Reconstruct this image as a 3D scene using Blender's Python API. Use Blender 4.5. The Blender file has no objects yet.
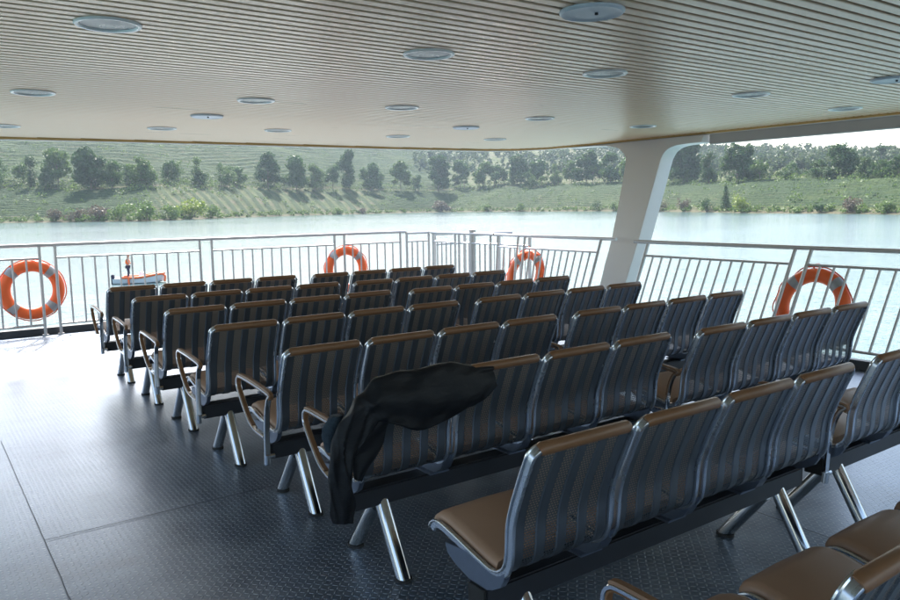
import bpy, bmesh, math, random
import numpy as np
from mathutils import Vector, Matrix
R = math.radians
C = bpy.context.scene.collection
sc = bpy.context.scene

# ------------------------------------------------------------------ camera
YAW, PITCH, ROLL = R(35.6427), R(7.0388), R(-0.8247)
EYE = Vector((0, 0, 1.4706))
WATER_Z = -3.53
def camera():
    f = Vector((math.sin(YAW)*math.cos(PITCH), math.cos(YAW)*math.cos(PITCH), -math.sin(PITCH)))
    r = Vector((math.cos(YAW), -math.sin(YAW), 0)); u = r.cross(f)
    r2 = r*math.cos(ROLL) + u*math.sin(ROLL); u2 = -r*math.sin(ROLL) + u*math.cos(ROLL)
    M = Matrix((r2, u2, -f)).transposed().to_4x4(); M.translation = EYE
    cd = bpy.data.cameras.new('camera'); o = bpy.data.objects.new('camera', cd); C.objects.link(o)
    cd.sensor_fit = 'HORIZONTAL'; cd.sensor_width = 36; cd.lens = 757.96/900*36
    cd.clip_start = 0.05; cd.clip_end = 8000
    o.matrix_world = M; sc.camera = o
camera()

# ------------------------------------------------------------------ light
SUN_AZ, SUN_EL = R(22.0), R(44.0)            # azimuth clockwise from +Y
w = bpy.data.worlds.new('World'); sc.world = w; w.use_nodes = True
nt = w.node_tree; nt.nodes.clear()
sky = nt.nodes.new('ShaderNodeTexSky'); sky.sky_type = 'NISHITA'; sky.sun_disc = False
sky.sun_elevation = SUN_EL; sky.sun_rotation = SUN_AZ
sky.air_density = 1.2; sky.dust_density = 2.6; sky.ozone_density = 1.6
bg = nt.nodes.new('ShaderNodeBackground'); bg.inputs['Strength'].default_value = 0.15
wo = nt.nodes.new('ShaderNodeOutputWorld')
nt.links.new(sky.outputs[0], bg.inputs[0]); nt.links.new(bg.outputs[0], wo.inputs[0])
sl = bpy.data.lights.new('sun', 'SUN'); sl.energy = 4.5; sl.angle = R(0.6); sl.color = (1, .95, .88)
so = bpy.data.objects.new('sun', sl); C.objects.link(so)
sd = Vector((math.sin(SUN_AZ)*math.cos(SUN_EL), math.cos(SUN_AZ)*math.cos(SUN_EL), math.sin(SUN_EL)))
so.rotation_euler = sd.to_track_quat('Z', 'Y').to_euler(); so.location = sd*60
sc.view_settings.view_transform = 'Standard'; sc.view_settings.look = 'None'
sc.view_settings.gamma = 1; sc.view_settings.use_curve_mapping = False
sc.view_settings.exposure = 1.7
sc.render.engine = 'CYCLES'
sc.cycles.max_bounces = 8; sc.cycles.transparent_max_bounces = 24; sc.cycles.volume_bounces = 0
sc.cycles.caustics_reflective = True; sc.cycles.blur_glossy = 1.0
sc.cycles.sample_clamp_indirect = 15.0

# ------------------------------------------------------------------ node helpers
class NB:
    def __init__(s, name):
        s.m = bpy.data.materials.new(name); s.m.use_nodes = True
        s.t = s.m.node_tree; s.p = s.t.nodes['Principled BSDF']; s.out = s.t.nodes['Material Output']
    def n(s, typ, **kw):
        nd = s.t.nodes.new(typ)
        for k, v in kw.items(): setattr(nd, k, v)
        return nd
    def l(s, a, b): s.t.links.new(a, b)
    def put(s, v, sock):
        if hasattr(v, 'links') or isinstance(v, bpy.types.NodeSocket): s.l(v, sock)
        else: sock.default_value = v
    def math(s, op, a, b=0.0, c=None):
        nd = s.n('ShaderNodeMath', operation=op)
        s.put(a, nd.inputs[0]); s.put(b, nd.inputs[1])
        if c is not None: s.put(c, nd.inputs[2])
        return nd.outputs[0]
    def coord(s, kind='Object'): return s.n('ShaderNodeTexCoord').outputs[kind]
    def mapping(s, v, scale=(1,1,1), rot=(0,0,0)):
        nd = s.n('ShaderNodeMapping'); s.l(v, nd.inputs[0]); nd.inputs['Scale'].default_value = scale
        nd.inputs['Rotation'].default_value = rot; return nd.outputs[0]
    def noise(s, v, scale, detail=4, rough=.55, out=0):
        nd = s.n('ShaderNodeTexNoise'); s.l(v, nd.inputs['Vector'])
        nd.inputs['Scale'].default_value = scale; nd.inputs['Detail'].default_value = detail
        nd.inputs['Roughness'].default_value = rough; return nd.outputs[out]
    def ramp(s, f, stops):
        nd = s.n('ShaderNodeValToRGB'); s.l(f, nd.inputs[0]); e = nd.color_ramp.elements
        while len(e) < len(stops): e.new(.5)
        for q, (p, c) in zip(e, stops):
            q.position = p; q.color = (c if len(c) == 4 else (*c, 1)) if hasattr(c, '__len__') else (c, c, c, 1)
        return nd.outputs[0]
    def rng(s, v, a, b, c, d):
        nd = s.n('ShaderNodeMapRange'); s.l(v, nd.inputs[0])
        for i, q in enumerate((a, b, c, d)): nd.inputs[i+1].default_value = q
        return nd.outputs[0]
    def bump(s, h, dist, strength=1.0, prev=None):
        nd = s.n('ShaderNodeBump'); s.l(h, nd.inputs['Height']); nd.inputs['Distance'].default_value = dist
        nd.inputs['Strength'].default_value = strength
        if prev: s.l(prev, nd.inputs['Normal'])
        return nd.outputs[0]
    def mix(s, f, a, b):
        nd = s.n('ShaderNodeMix', data_type='RGBA'); s.put(f, nd.inputs[0])
        s.put(a if hasattr(a, 'links') or isinstance(a, bpy.types.NodeSocket) else (*a, 1), nd.inputs[6])
        s.put(b if hasattr(b, 'links') or isinstance(b, bpy.types.NodeSocket) else (*b, 1), nd.inputs[7])
        return nd.outputs[2]
    def set(s, **kw):
        for k, v in kw.items():
            k = {'base': 'Base Color', 'rough': 'Roughness', 'metal': 'Metallic', 'spec': 'Specular IOR Level',
                 'normal': 'Normal', 'coat': 'Coat Weight', 'coat_rough': 'Coat Roughness', 'alpha': 'Alpha', 'ior': 'IOR'}[k]
            if k == 'Base Color' and not isinstance(v, bpy.types.NodeSocket): v = (*v, 1)
            s.put(v, s.p.inputs[k])
        return s

def simple(name, col, rough=.5, metal=0, spec=.5, var=.12, scale=20, bump=0.0):
    b = NB(name); co = b.coord()
    n = b.noise(co, scale, 5)
    lo = tuple(c*(1-var) for c in col); hi = tuple(min(1, c*(1+var)) for c in col)
    b.set(base=b.mix(n, lo, hi), metal=metal, spec=spec, rough=b.rng(b.noise(co, scale*.4, 3), .3, .7, max(.03, rough*.8), min(1, rough*1.25)))
    if bump: b.set(normal=b.bump(n, bump))
    return b.m

M = {}
M['steel'] = simple('brushed_steel', (.72, .73, .75), .2, 1, var=.06, scale=30)
M['rail_steel'] = simple('rail_steel', (.50, .49, .49), .34, .35, var=.1, scale=12)
M['chrome'] = simple('polished_steel', (.62, .62, .62), .09, 1, var=.05, scale=8)
M['frame'] = simple('satin_aluminium_frame', (.56, .59, .64), .24, .9, var=.06, scale=25)
M['panel'] = simple('dark_painted_metal', (.12, .132, .15), .33, .6, var=.15, scale=8)
M['beam'] = simple('black_beam_paint', (.028, .029, .034), .42, 0, var=.25, scale=6)
M['bracket'] = simple('cast_aluminium', (.19, .22, .28), .4, .8, var=.12, scale=30, bump=.0006)
M['roll'] = simple('brown_vinyl_roll', (.21, .105, .05), .42, 0, var=.15, scale=14)
M['rubber'] = simple('black_rubber', (.02, .02, .02), .7)
M['white_paint'] = simple('white_ship_paint', (.72, .71, .70), .38, 0, var=.05, scale=1.2)
M['grey_fascia'] = simple('grey_fascia_paint', (.42, .40, .385), .5, 0, var=.08, scale=2)
M['gold'] = simple('gold_edge_trim', (.62, .38, .13), .45, 0, var=.15, scale=4)
M['slat_back'] = simple('dark_brown_backing', (.05, .028, .015), .8)
M['coaming'] = simple('dark_coaming_paint', (.04, .045, .055), .5, 0, var=.3, scale=5)
M['orange'] = simple('orange_buoy_shell', (.88, .15, .035), .42, 0, var=.08, scale=6)
M['tape'] = simple('silver_reflective_tape', (.36, .37, .39), .45, .3, var=.1, scale=60)
M['rope'] = simple('orange_rope', (.75, .12, .05), .8, 0, var=.2, scale=80)
M['lamp_ring'] = simple('lamp_ring_metal', (.86, .86, .85), .35, .2, var=.05)
M['lamp_recess_shade'] = simple('lamp_dish_recess_shade', (.10, .12, .12), .3, .1, var=.1)  # flat disc; shade of a recess put into its dark colour
M['speaker'] = simple('pale_grille', (.66, .72, .78), .5, .1, var=.05, scale=300)
M['seam'] = simple('deck_seam_weld', (.075, .085, .10), .6, .3, var=.4, scale=9)
M['dark'] = simple('dark_recess', (.03, .03, .035), .7)
M['hull_white'] = simple('hull_white', (.6, .62, .62), .35, 0, var=.08, scale=.8)
M['trunk'] = simple('tree_bark', (.13, .1, .075), .9, 0, .2, var=.3, scale=.8)
M['skin'] = simple('skin', (.42, .24, .16), .6)
M['vest'] = simple('orange_life_vest', (.8, .14, .03), .7)
M['navy'] = simple('navy_cloth', (.02, .024, .05), .85)

for k_ in ('panel',):
    p_ = M[k_].node_tree.nodes['Principled BSDF']; p_.inputs['Coat Weight'].default_value = .8; p_.inputs['Coat Roughness'].default_value = .22; p_.inputs['Coat IOR'].default_value = 1.7
def vinyl():
    b = NB('brown_vinyl'); co = b.coord()
    n = b.noise(co, 5, 4); f = b.noise(co, 350, 3)
    b.set(base=b.mix(n, (.34, .20, .125), (.44, .27, .175)), rough=b.rng(n, .3, .7, .36, .5), spec=.45)
    b.set(normal=b.bump(f, .0006, .6))
    return b.m
M['vinyl'] = vinyl()

M['backing'] = simple('lightened_back_vinyl', (.46, .35, .27), .6, 0, var=.12, scale=20)  # brown vinyl lightened, standing in for light that misses the slots
def slot_metal():
    """perforated sheet: rows of short slots punched right through the metal"""
    b = NB('perforated_metal'); co = b.coord()
    sx = b.n('ShaderNodeSeparateXYZ'); b.l(co, sx.inputs[0])
    row = b.math('DIVIDE', sx.outputs[2], .0085)
    fr = b.math('FRACT', b.math('ADD', row, 200.0))
    odd = b.math('MODULO', b.math('FLOOR', b.math('ADD', row, 200.0)), 2.0)
    u = b.math('FRACT', b.math('ADD', b.math('ADD', b.math('DIVIDE', sx.outputs[0], .0105), b.math('MULTIPLY', odd, .5)), 50.0))
    a = b.math('LESS_THAN', b.math('ABSOLUTE', b.math('SUBTRACT', fr, .5)), .33)
    c = b.math('LESS_THAN', b.math('ABSOLUTE', b.math('SUBTRACT', u, .5)), .40)
    hole = b.math('MULTIPLY', a, c)
    b.set(base=(.17, .18, .195), metal=.6, rough=.36, coat=.6, coat_rough=.22, alpha=b.math('SUBTRACT', 1.0, hole))
    return b.m
M['slots'] = slot_metal()

def deck_mat():
    b = NB('tread_plate_paint'); co = b.coord()
    sx = b.n('ShaderNodeSeparateXYZ'); b.l(co, sx.inputs[0])
    P = .025
    u = b.math('ADD', b.math('DIVIDE', sx.outputs[0], P), 1000.0); v = b.math('ADD', b.math('DIVIDE', sx.outputs[1], P), 1000.0)
    fu = b.math('SUBTRACT', b.math('FRACT', u), .5); fv = b.math('SUBTRACT', b.math('FRACT', v), .5)
    par = b.math('MODULO', b.math('ADD', b.math('FLOOR', u), b.math('FLOOR', v)), 2.0)
    sg = b.math('SUBTRACT', b.math('MULTIPLY', par, 2.0), 1.0)
    a = b.math('ADD', fu, b.math('MULTIPLY', fv, sg)); c = b.math('SUBTRACT', fu, b.math('MULTIPLY', fv, sg))
    d = b.math('ADD', b.math('POWER', b.math('ABSOLUTE', b.math('DIVIDE', a, .58)), 2.0), b.math('POWER', b.math('ABSOLUTE', b.math('DIVIDE', c, .19)), 2.0))
    lug = b.rng(d, 1.15, .35, 0, 1)
    big = b.noise(co, .55, 5, .6); mid = b.noise(co, 3.5, 6, .65); fine = b.noise(co, 45, 4, .6)
    base = b.mix(b.rng(mid, .35, .7, 0, 1), (.13, .175, .24), (.26, .315, .39))
    wear_sparkle = b.math('MULTIPLY', lug, b.rng(fine, .42, .6, .1, .8))  # paler lug tops: worn paint, plus their sparkle put into the colour
    base = b.mix(wear_sparkle, base, (.40, .45, .50))
    dirt = b.rng(b.noise(co, 1.7, 6, .7), .54, .68, 0, .65)
    base = b.mix(dirt, base, (.17, .20, .24))
    rough = b.math('ADD', b.rng(big, .3, .7, .30, .40), b.rng(mid, .3, .7, -.04, .08))
    b.set(base=base, rough=rough, spec=.8, metal=0.75, coat=.3, coat_rough=.28)
    n1 = b.bump(lug, .0042, 1.0)
    n2 = b.bump(b.noise(co, 1.1, 2), .004, .4, n1)
    b.set(normal=n2)
    return b.m
M['deck'] = deck_mat()

def ceil_mat():
    b = NB('cream_ceiling_strip'); co = b.coord()
    n = b.noise(b.mapping(co, (.5, 12, 1)), 1.0, 4)
    b.set(base=b.mix(n, (.77, .545, .36), (.84, .62, .43)), rough=b.rng(n, .3, .7, .27, .36), metal=.15, spec=.5)
    return b.m
M['ceiling'] = ceil_mat()

def water_mat():
    b = NB('lake_water'); co = b.coord()
    n1 = b.noise(b.mapping(co, (1, 1.6, 1), (0, 0, R(20))), .9, 5, .6)
    n2 = b.noise(co, .11, 4, .6); n3 = b.noise(co, 4.0, 3, .6)
    b.set(base=b.mix(b.rng(n2, .3, .7, 0, 1), (.06, .12, .13), (.09, .155, .16)), rough=b.rng(b.noise(b.mapping(co, (.006, .022, 1), (0, 0, R(-25))), 1.0, 4, .6), .35, .65, .05, .12), spec=.5, ior=1.333)
    h = b.bump(n1, .13, .6); h = b.bump(n2, .28, .5, h); h = b.bump(n3, .05, .8, h)
    b.set(normal=h)
    return b.m
M['water'] = water_mat()

def leaf_mat(name, a, c, scale=.25):
    b = NB(name); co = b.coord()
    n = b.noise(co, scale, 4, .7)
    g = b.n('ShaderNodeNewGeometry').outputs['Random Per Island']
    col = b.mix(b.math('ADD', b.math('MULTIPLY', b.rng(n, .3, .7, 0, 1), .5), b.math('MULTIPLY', g, .5)), a, c)
    b.set(base=col, rough=.6, spec=.25)
    tr = b.n('ShaderNodeBsdfTranslucent'); b.l(col, tr.inputs[0])
    ms = b.n('ShaderNodeMixShader'); ms.inputs[0].default_value = .3
    b.l(b.p.outputs[0], ms.inputs[1]); b.l(tr.outputs[0], ms.inputs[2]); b.l(ms.outputs[0], b.out.inputs[0])
    return b.m
M['leaf_a'] = leaf_mat('eucalyptus_leaves', (.035, .075, .022), (.09, .155, .045))
M['leaf_b'] = leaf_mat('olive_leaves', (.05, .095, .024), (.13, .195, .05))
M['leaf_dark'] = leaf_mat('dark_leaves', (.024, .056, .018), (.065, .115, .034))
M['leaf_yellow'] = leaf_mat('yellow_green_leaves', (.11, .16, .02), (.26, .31, .06))
M['leaf_brown'] = leaf_mat('bare_reddish_twigs', (.075, .058, .04), (.15, .12, .085))
M['leaf_green'] = leaf_mat('shore_scrub_leaves', (.05, .095, .022), (.16, .23, .06))
M['leaf_far'] = leaf_mat('far_forest_leaves', (.03, .062, .024), (.10, .125, .055), .03)

def ground_mat():
    b = NB('hillside_tea_field'); co = b.coord()
    at = b.n('ShaderNodeAttribute', attribute_name='tea').outputs['Fac']
    ez = b.n('ShaderNodeAttribute', attribute_name='earth').outputs['Fac']
    n = b.noise(co, .018, 5, .65); f = b.noise(co, .5, 5, .7); g = b.noise(co, .09, 4, .6)
    grass = b.mix(b.rng(f, .3, .7, 0, 1), (.022, .048, .012), (.075, .105, .028))
    tea = b.mix(b.rng(f, .3, .7, 0, 1), (.010, .027, .009), (.030, .060, .018))
    soil = b.mix(b.rng(f, .3, .7, 0, 1), (.075, .07, .04), (.13, .11, .07))
    gaps = b.mix(b.rng(g, .38, .52, .15, .8), soil, grass)
    col = b.mix(b.rng(at, .25, .6, 0, 1), gaps, tea)
    col = b.mix(b.math('MULTIPLY', b.rng(n, .5, .62, 0, .55), 1.0), col, grass)
    col = b.mix(ez, col, soil)
    b.set(base=col, rough=.9, spec=.1, normal=b.bump(f, 1.6, .9))
    return b.m
M['ground'] = ground_mat()

def nylon():
    b = NB('black_nylon_cloth'); co = b.coord()
    n = b.noise(b.mapping(co, (12, 12, 34), (.3, .6, .2)), 1.0, 5, .6)
    b.set(base=(.007, .008, .011), rough=b.rng(n, .3, .7, .52, .68), spec=.38)
    h = b.bump(n, .008, .5); b.set(normal=b.bump(b.noise(co, 60, 3), .0015, .5, h))
    return b.m
M['nylon'] = nylon()
M['fleece'] = simple('blue_grey_fleece', (.035, .05, .066), .95, 0, .2, var=.4, scale=140, bump=.004)

# ------------------------------------------------------------------ mesh helpers
class MB:
    def __init__(s): s.v = []; s.f = []; s.mi = []
    def add(s, vs, fs, mi=0):
        o = len(s.v); s.v += [tuple(v) for v in vs]
        for f in fs: s.f.append(tuple(i+o for i in f)); s.mi.append(mi)
        return s
    def box(s, a, b, mi=0):
        x0, y0, z0 = a; x1, y1, z1 = b
        return s.add([(x0,y0,z0),(x1,y0,z0),(x1,y1,z0),(x0,y1,z0),(x0,y0,z1),(x1,y0,z1),(x1,y1,z1),(x0,y1,z1)],
                     [(0,3,2,1),(4,5,6,7),(0,1,5,4),(1,2,6,5),(2,3,7,6),(3,0,4,7)], mi)
    def tube(s, pts, r, n=10, closed=False, mi=0, cap=True, r2=None):
        pts = [Vector(p) for p in pts]; m = len(pts)
        rs = [r]*m if not hasattr(r, '__len__') else list(r)
        prev = None; rings = []
        for i, p in enumerate(pts):
            if closed: t = (pts[(i+1) % m] - pts[i-1]).normalized()
            else: t = (pts[min(i+1, m-1)] - pts[max(i-1, 0)]).normalized()
            if prev is None:
                a = Vector((0, 0, 1)) if abs(t.z) < .9 else Vector((1, 0, 0))
                u = (a - t*a.dot(t)).normalized()
            else: u = (prev - t*prev.dot(t)).normalized()
            prev = u; v = t.cross(u)
            rings.append([p + u*rs[i]*math.cos(2*math.pi*k/n) + v*rs[i]*math.sin(2*math.pi*k/n) for k in range(n)])
        return s.loft(rings, closed, cap, mi)
    def loft(s, rings, closed=False, cap=True, mi=0):
        n = len(rings[0]); m = len(rings)
        vs = [q for rg in rings for q in rg]; fs = []
        for i in range(m if closed else m-1):
            j = (i+1) % m
            for k in range(n):
                k2 = (k+1) % n
                fs.append((i*n+k, i*n+k2, j*n+k2, j*n+k))
        if cap and not closed:
            fs.append(tuple(range(n-1, -1, -1))); fs.append(tuple((m-1)*n+k for k in range(n)))
        return s.add(vs, fs, mi)
    def prism(s, poly, axis, a, b, mi=0):
        """poly of 2D points extruded along axis ('x','y','z') from a to b"""
        def P(p, t): return {'x': (t, p[0], p[1]), 'y': (p[0], t, p[1]), 'z': (p[0], p[1], t)}[axis]
        n = len(poly)
        return s.add([P(p, a) for p in poly] + [P(p, b) for p in poly],
              [tuple(range(n-1, -1, -1)), tuple(range(n, 2*n))] + [(i, (i+1) % n, (i+1) % n + n, i+n) for i in range(n)], mi)
    def build(s, name, mat, parent=None, smooth=True, off=(0, 0, 0), angle=40, bevel=0):
        me = bpy.data.meshes.new(name)
        o = off
        me.from_pydata([(v[0]-o[0], v[1]-o[1], v[2]-o[2]) for v in s.v], [], s.f)
        mats = mat if isinstance(mat, (list, tuple)) else [mat]
        for m in mats: me.materials.append(m)
        if len(mats) > 1: me.polygons.foreach_set('material_index', s.mi)
        bm = bmesh.new(); bm.from_mesh(me); bmesh.ops.recalc_face_normals(bm, faces=bm.faces)
        if bevel:
            es = [e for e in bm.edges if len(e.link_faces) == 2 and e.calc_face_angle(0) > R(50)]
            bmesh.ops.bevel(bm, geom=es, offset=bevel, segments=2, affect='EDGES', clamp_overlap=True)
        bm.to_mesh(me); bm.free()
        if smooth:
            me.shade_smooth(); me.set_sharp_from_angle(angle=R(angle))
        ob = bpy.data.objects.new(name, me); C.objects.link(ob)
        if parent: ob.parent = parent
        return ob

def tag(o, label, cat, group=None):
    o['label'] = label; o['category'] = cat
    if group: o['group'] = group
    return o
def structure(o): o['kind'] = 'structure'; return o
def empty(name, loc=(0, 0, 0), rz=0):
    o = bpy.data.objects.new(name, None); o.empty_display_size = .1; C.objects.link(o)
    o.location = loc; o.rotation_euler = (0, 0, rz); return o
def copy_tree(o, parent=None):
    c = o.copy(); C.objects.link(c); c.parent = parent
    for ch in o.children: copy_tree(ch, c)
    return c
def catmull(P, sub=4):
    P = [np.array(p, float) for p in P]; out = []
    for i in range(len(P)-1):
        p0 = P[i-1] if i else 2*P[0]-P[1]; p1 = P[i]; p2 = P[i+1]; p3 = P[i+2] if i+2 < len(P) else 2*P[-1]-P[-2]
        for k in range(sub):
            t = k/sub
            out.append(.5*((2*p1)+(-p0+p2)*t+(2*p0-5*p1+4*p2-p3)*t*t+(-p0+3*p1-3*p2+p3)*t**3))
    out.append(P[-1]); return out

# ------------------------------------------------------------------ lake, far shore
def water():
    n = 80; b = MB(); b.add([(-6000,-6000,WATER_Z),(6000,-6000,WATER_Z),(6000,6000,WATER_Z),(-6000,6000,WATER_Z)], [(0,1,2,3)])
    structure(b.build('lake_water', M['water'], smooth=False))
water()

KN = np.array([0, 6, 45, 95, 200, 300, 450, 700, 1000, 1500], float)
AZ = np.array([-12.63, 4.94, 14.05, 24.45, 35.64, 46.83, 57.23, 66.34, 83.91])
R0 = np.array([517.7, 440.8, 388.2, 551.9, 689.1, 551.9, 370.5, 304.0, 316.4])
ZT = np.array([[-3.5,-2.9,5.4,14.4,33.0,55.3,82.2,113.7,121.4,107.8],[-3.5,-2.8,5.9,16.1,37.8,60.3,97.5,143.8,156.7,133.6],
 [-3.5,-2.9,5.7,15.7,33.9,58.9,96.1,145.6,163.2,140.4],[-3.5,-2.5,7.7,18.2,42.3,65.4,105.2,155.4,182.2,160.8],
 [-3.5,-2.7,7.3,18.0,34.3,51.1,76.6,115.1,144.1,145.9],[-3.5,-2.5,7.7,16.5,26.8,37.9,55.9,85.7,111.9,107.7],
 [-3.5,-2.7,5.5,12.3,19.0,25.6,35.7,50.6,57.4,43.4],[-3.5,-2.7,4.2,10.5,15.9,20.7,28.3,38.7,41.8,28.2],
 [-3.5,-2.8,4.0,9.4,15.1,19.3,25.7,33.6,36.1,25.4]])
def vnoise(x, y, seed=0):
    xi = np.floor(x).astype(int); yi = np.floor(y).astype(int); fx = x-xi; fy = y-yi
    fx = fx*fx*(3-2*fx); fy = fy*fy*(3-2*fy)
    def h(a, b):
        q = (a*374761393 + b*668265263 + seed*69069) & 0x7fffffff
        q = ((q ^ (q >> 13))*1274126177) & 0x7fffffff
        return (q & 0xffff)/65535.0
    return (h(xi,yi)*(1-fx)+h(xi+1,yi)*fx)*(1-fy)+(h(xi,yi+1)*(1-fx)+h(xi+1,yi+1)*fx)*fy
def fbm(x, y, o=4, seed=0):
    s = 0; a = .5
    for k in range(o): s = s+a*(vnoise(x, y, seed+k)-.5); x = x*2.03; y = y*2.03; a *= .5
    return s
def smooth_az(a):
    """column weights, cosine-eased between azimuth columns"""
    i = np.clip(np.searchsorted(AZ, a)-1, 0, len(AZ)-2)
    t = np.clip((a-AZ[i])/(AZ[i+1]-AZ[i]), 0, 1); return i, t
def ground(a, d):
    """height and shore radius for azimuth a (deg) and distance d beyond the shoreline"""
    a = np.asarray(a, float); d = np.asarray(d, float)
    i, t = smooth_az(a)
    r0 = R0[i]*(1-t)+R0[i+1]*t + 5*fbm(a*.9, a*0+3.3, 3, 5)
    H = np.stack([np.interp(d, KN, row) for row in ZT])
    hi = np.take_along_axis(H, i[None, ...], 0)[0]; hj = np.take_along_axis(H, (i+1)[None, ...], 0)[0]
    z = hi*(1-t)+hj*t
    x = (r0+d)*np.sin(np.radians(a)); y = (r0+d)*np.cos(np.radians(a))
    amp = np.clip(d/60, 0, 1)
    z = z + amp*(10*fbm(x/90, y/90, 3, 2) + 2.0*fbm(x/22, y/22, 3, 9)) + np.clip(d/400-.5, 0, 1)*30*fbm(x/260, y/260, 3, 12)
    z = np.where(d <= 0, WATER_Z-1.2+d*.02, z)
    return x, y, z, r0
def terrain():
    a = np.arange(-14, 86, .11)
    d = np.concatenate([[-30, -3, 0.01, 2, 4], np.arange(6, 125, 1.4), np.arange(125, 480, 3.0), np.arange(480, 1000, 12), np.arange(1000, 1700, 50)])
    A, D = np.meshgrid(a, d); x, y, z, r0 = ground(A, D)
    # hedges: sloping rows in the middle field, contour rows elsewhere
    u = 758*np.tan(np.radians(A-35.64))+450
    ph1 = (u + .26*D + 6*fbm(x/60, y/60, 2, 4))/9.0
    ph2 = (D + 26*fbm(x/80, y/80, 3, 21) + .04*u)/np.where(D > 130, 12.0, 5.2)
    m1 = np.clip((u-150)/25, 0, 1)*np.clip((400-u)/40, 0, 1)*(D < 96)
    rowh = lambda p: np.clip(.5+.9*np.cos(2*np.pi*p), 0, 1)
    tea = m1*rowh(ph1)+(1-m1)*rowh(ph2)*.95
    fade = np.clip((D-7)/8, 0, 1)*np.clip((800-D)/150, 0, 1)
    track = np.exp(-((D-100-8*fbm(x/70, y/70, 2, 31))/3.0)**2)
    fade = fade*(1-track)
    right = np.clip((u-420)/80, 0, 1)*np.clip((D-100)/40, 0, 1)
    fade = fade*(1-.85*right)
    tea = tea*fade
    z = z + tea*np.where(D > 130, 1.8, 1.0)*(1.25+.8*fbm(x/2.2, y/2.2, 2, 40))
    earth = np.clip(np.exp(-((D-3)/3.0)**2)*1.0 + track*.9*(fbm(x/14, y/14, 2, 50) > -.08) + right*.25*(fbm(x/35, y/35, 3, 60) > .03), 0, 1)
    n, m = A.shape
    V = np.stack([x, y, z], -1).reshape(-1, 3)
    idx = np.arange(n*m).reshape(n, m)
    F = np.stack([idx[:-1, :-1], idx[:-1, 1:], idx[1:, 1:], idx[1:, :-1]], -1).reshape(-1, 4)
    me = bpy.data.meshes.new('hillside')
    me.vertices.add(len(V)); me.vertices.foreach_set('co', V.ravel())
    me.loops.add(F.size); me.loops.foreach_set('vertex_index', F.ravel().astype(np.int32))
    me.polygons.add(len(F)); me.polygons.foreach_set('loop_start', np.arange(0, F.size, 4, dtype=np.int32))
    me.update(calc_edges=True)
    for nm, arr in (('tea', tea), ('earth', earth)):
        at = me.attributes.new(nm, 'FLOAT', 'POINT'); at.data.foreach_set('value', arr.ravel().astype(np.float32))
    me.materials.append(M['ground'])
    o = bpy.data.objects.new('hillside', me); C.objects.link(o); structure(o)
terrain()
def spot(a, d):
    x, y, z, r = ground(np.array([a]), np.array([d])); return float(x[0]), float(y[0]), float(z[0])

def leaves(rng, blobs, count, size, flat=.6):
    """leaf clumps: small bent quads spread through ellipsoid blobs (cx,cy,cz,rx,ry,rz)"""
    vol = np.array([b[3]*b[4]*b[5] for b in blobs])**.75; vol = vol/vol.sum()
    pick = rng.choice(len(blobs), count, p=vol)
    B = np.array(blobs)[pick]
    d = rng.normal(size=(count, 3)); d /= np.linalg.norm(d, axis=1)[:, None]
    rr = rng.random(count)**.45
    c = B[:, :3]+d*rr[:, None]*B[:, 3:6]
    n = d*.7+rng.normal(size=(count, 3))*.7; n /= np.linalg.norm(n, axis=1)[:, None]
    t = np.cross(n, rng.normal(size=(count, 3))); t /= np.linalg.norm(t, axis=1)[:, None]
    s = np.cross(n, t); L = size*(.6+.8*rng.random(count))[:, None]
    q = np.stack([c-t*L*.5-s*L*.22, c+t*L*.1-s*L*.42, c+t*L*.6+s*L*.05, c-t*L*.05+s*L*.45], 1)
    return q.reshape(-1, 3)
def leaf_mesh(name, V, mat):
    n = len(V)//4; me = bpy.data.meshes.new(name)
    me.vertices.add(len(V)); me.vertices.foreach_set('co', np.ascontiguousarray(V, dtype=np.float32).ravel())
    me.loops.add(len(V)); me.loops.foreach_set('vertex_index', np.arange(len(V), dtype=np.int32))
    me.polygons.add(n); me.polygons.foreach_set('loop_start', np.arange(0, len(V), 4, dtype=np.int32))
    me.update(calc_edges=True); me.materials.append(mat); return me
def crown_blobs(rng, H, W, kind):
    bl = []
    if kind == 'round':
        k = rng.integers(15, 20)
        for i in range(k):
            h = rng.uniform(.24, .92); rad = W*.5*math.sin(min(1, (1.05-h)/.62)*math.pi*.5)**.8
            an = rng.uniform(0, 6.28); q = rng.uniform(.25, .8)*rad
            r = W*rng.uniform(.13, .23)
            bl.append((q*math.cos(an), q*math.sin(an), h*H, r, r, r*rng.uniform(.7, 1)))
    elif kind == 'tall':
        for i in range(16):
            h = rng.uniform(.14, .95); rad = W*.42*(1-abs(h-.55)*1.3)
            an = rng.uniform(0, 6.28); q = rng.uniform(.1, .8)*max(rad, .3)
            r = W*rng.uniform(.14, .24); bl.append((q*math.cos(an), q*math.sin(an), h*H, r, r, r*1.25))
    elif kind == 'pine':
        for i in range(7):
            an = rng.uniform(0, 6.28); q = rng.uniform(0, .42)*W; r = W*rng.uniform(.13, .24)
            bl.append((q*math.cos(an), q*math.sin(an), H*rng.uniform(.68, .97), r, r, r*.42))
    elif kind == 'conifer':
        for i in range(9):
            h = .15+.82*i/8; r = W*.5*(1.05-h)+.2
            bl.append((rng.normal()*.2, rng.normal()*.2, h*H, r, r, H*.09))
    elif kind == 'bush':
        for i in range(9):
            an = rng.uniform(0, 6.28); q = rng.uniform(0, .34)*W; r = W*rng.uniform(.14, .24)
            bl.append((q*math.cos(an), q*math.sin(an), H*rng.uniform(.2, .72), r, r, H*rng.uniform(.2, .3)))
    return bl
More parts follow.
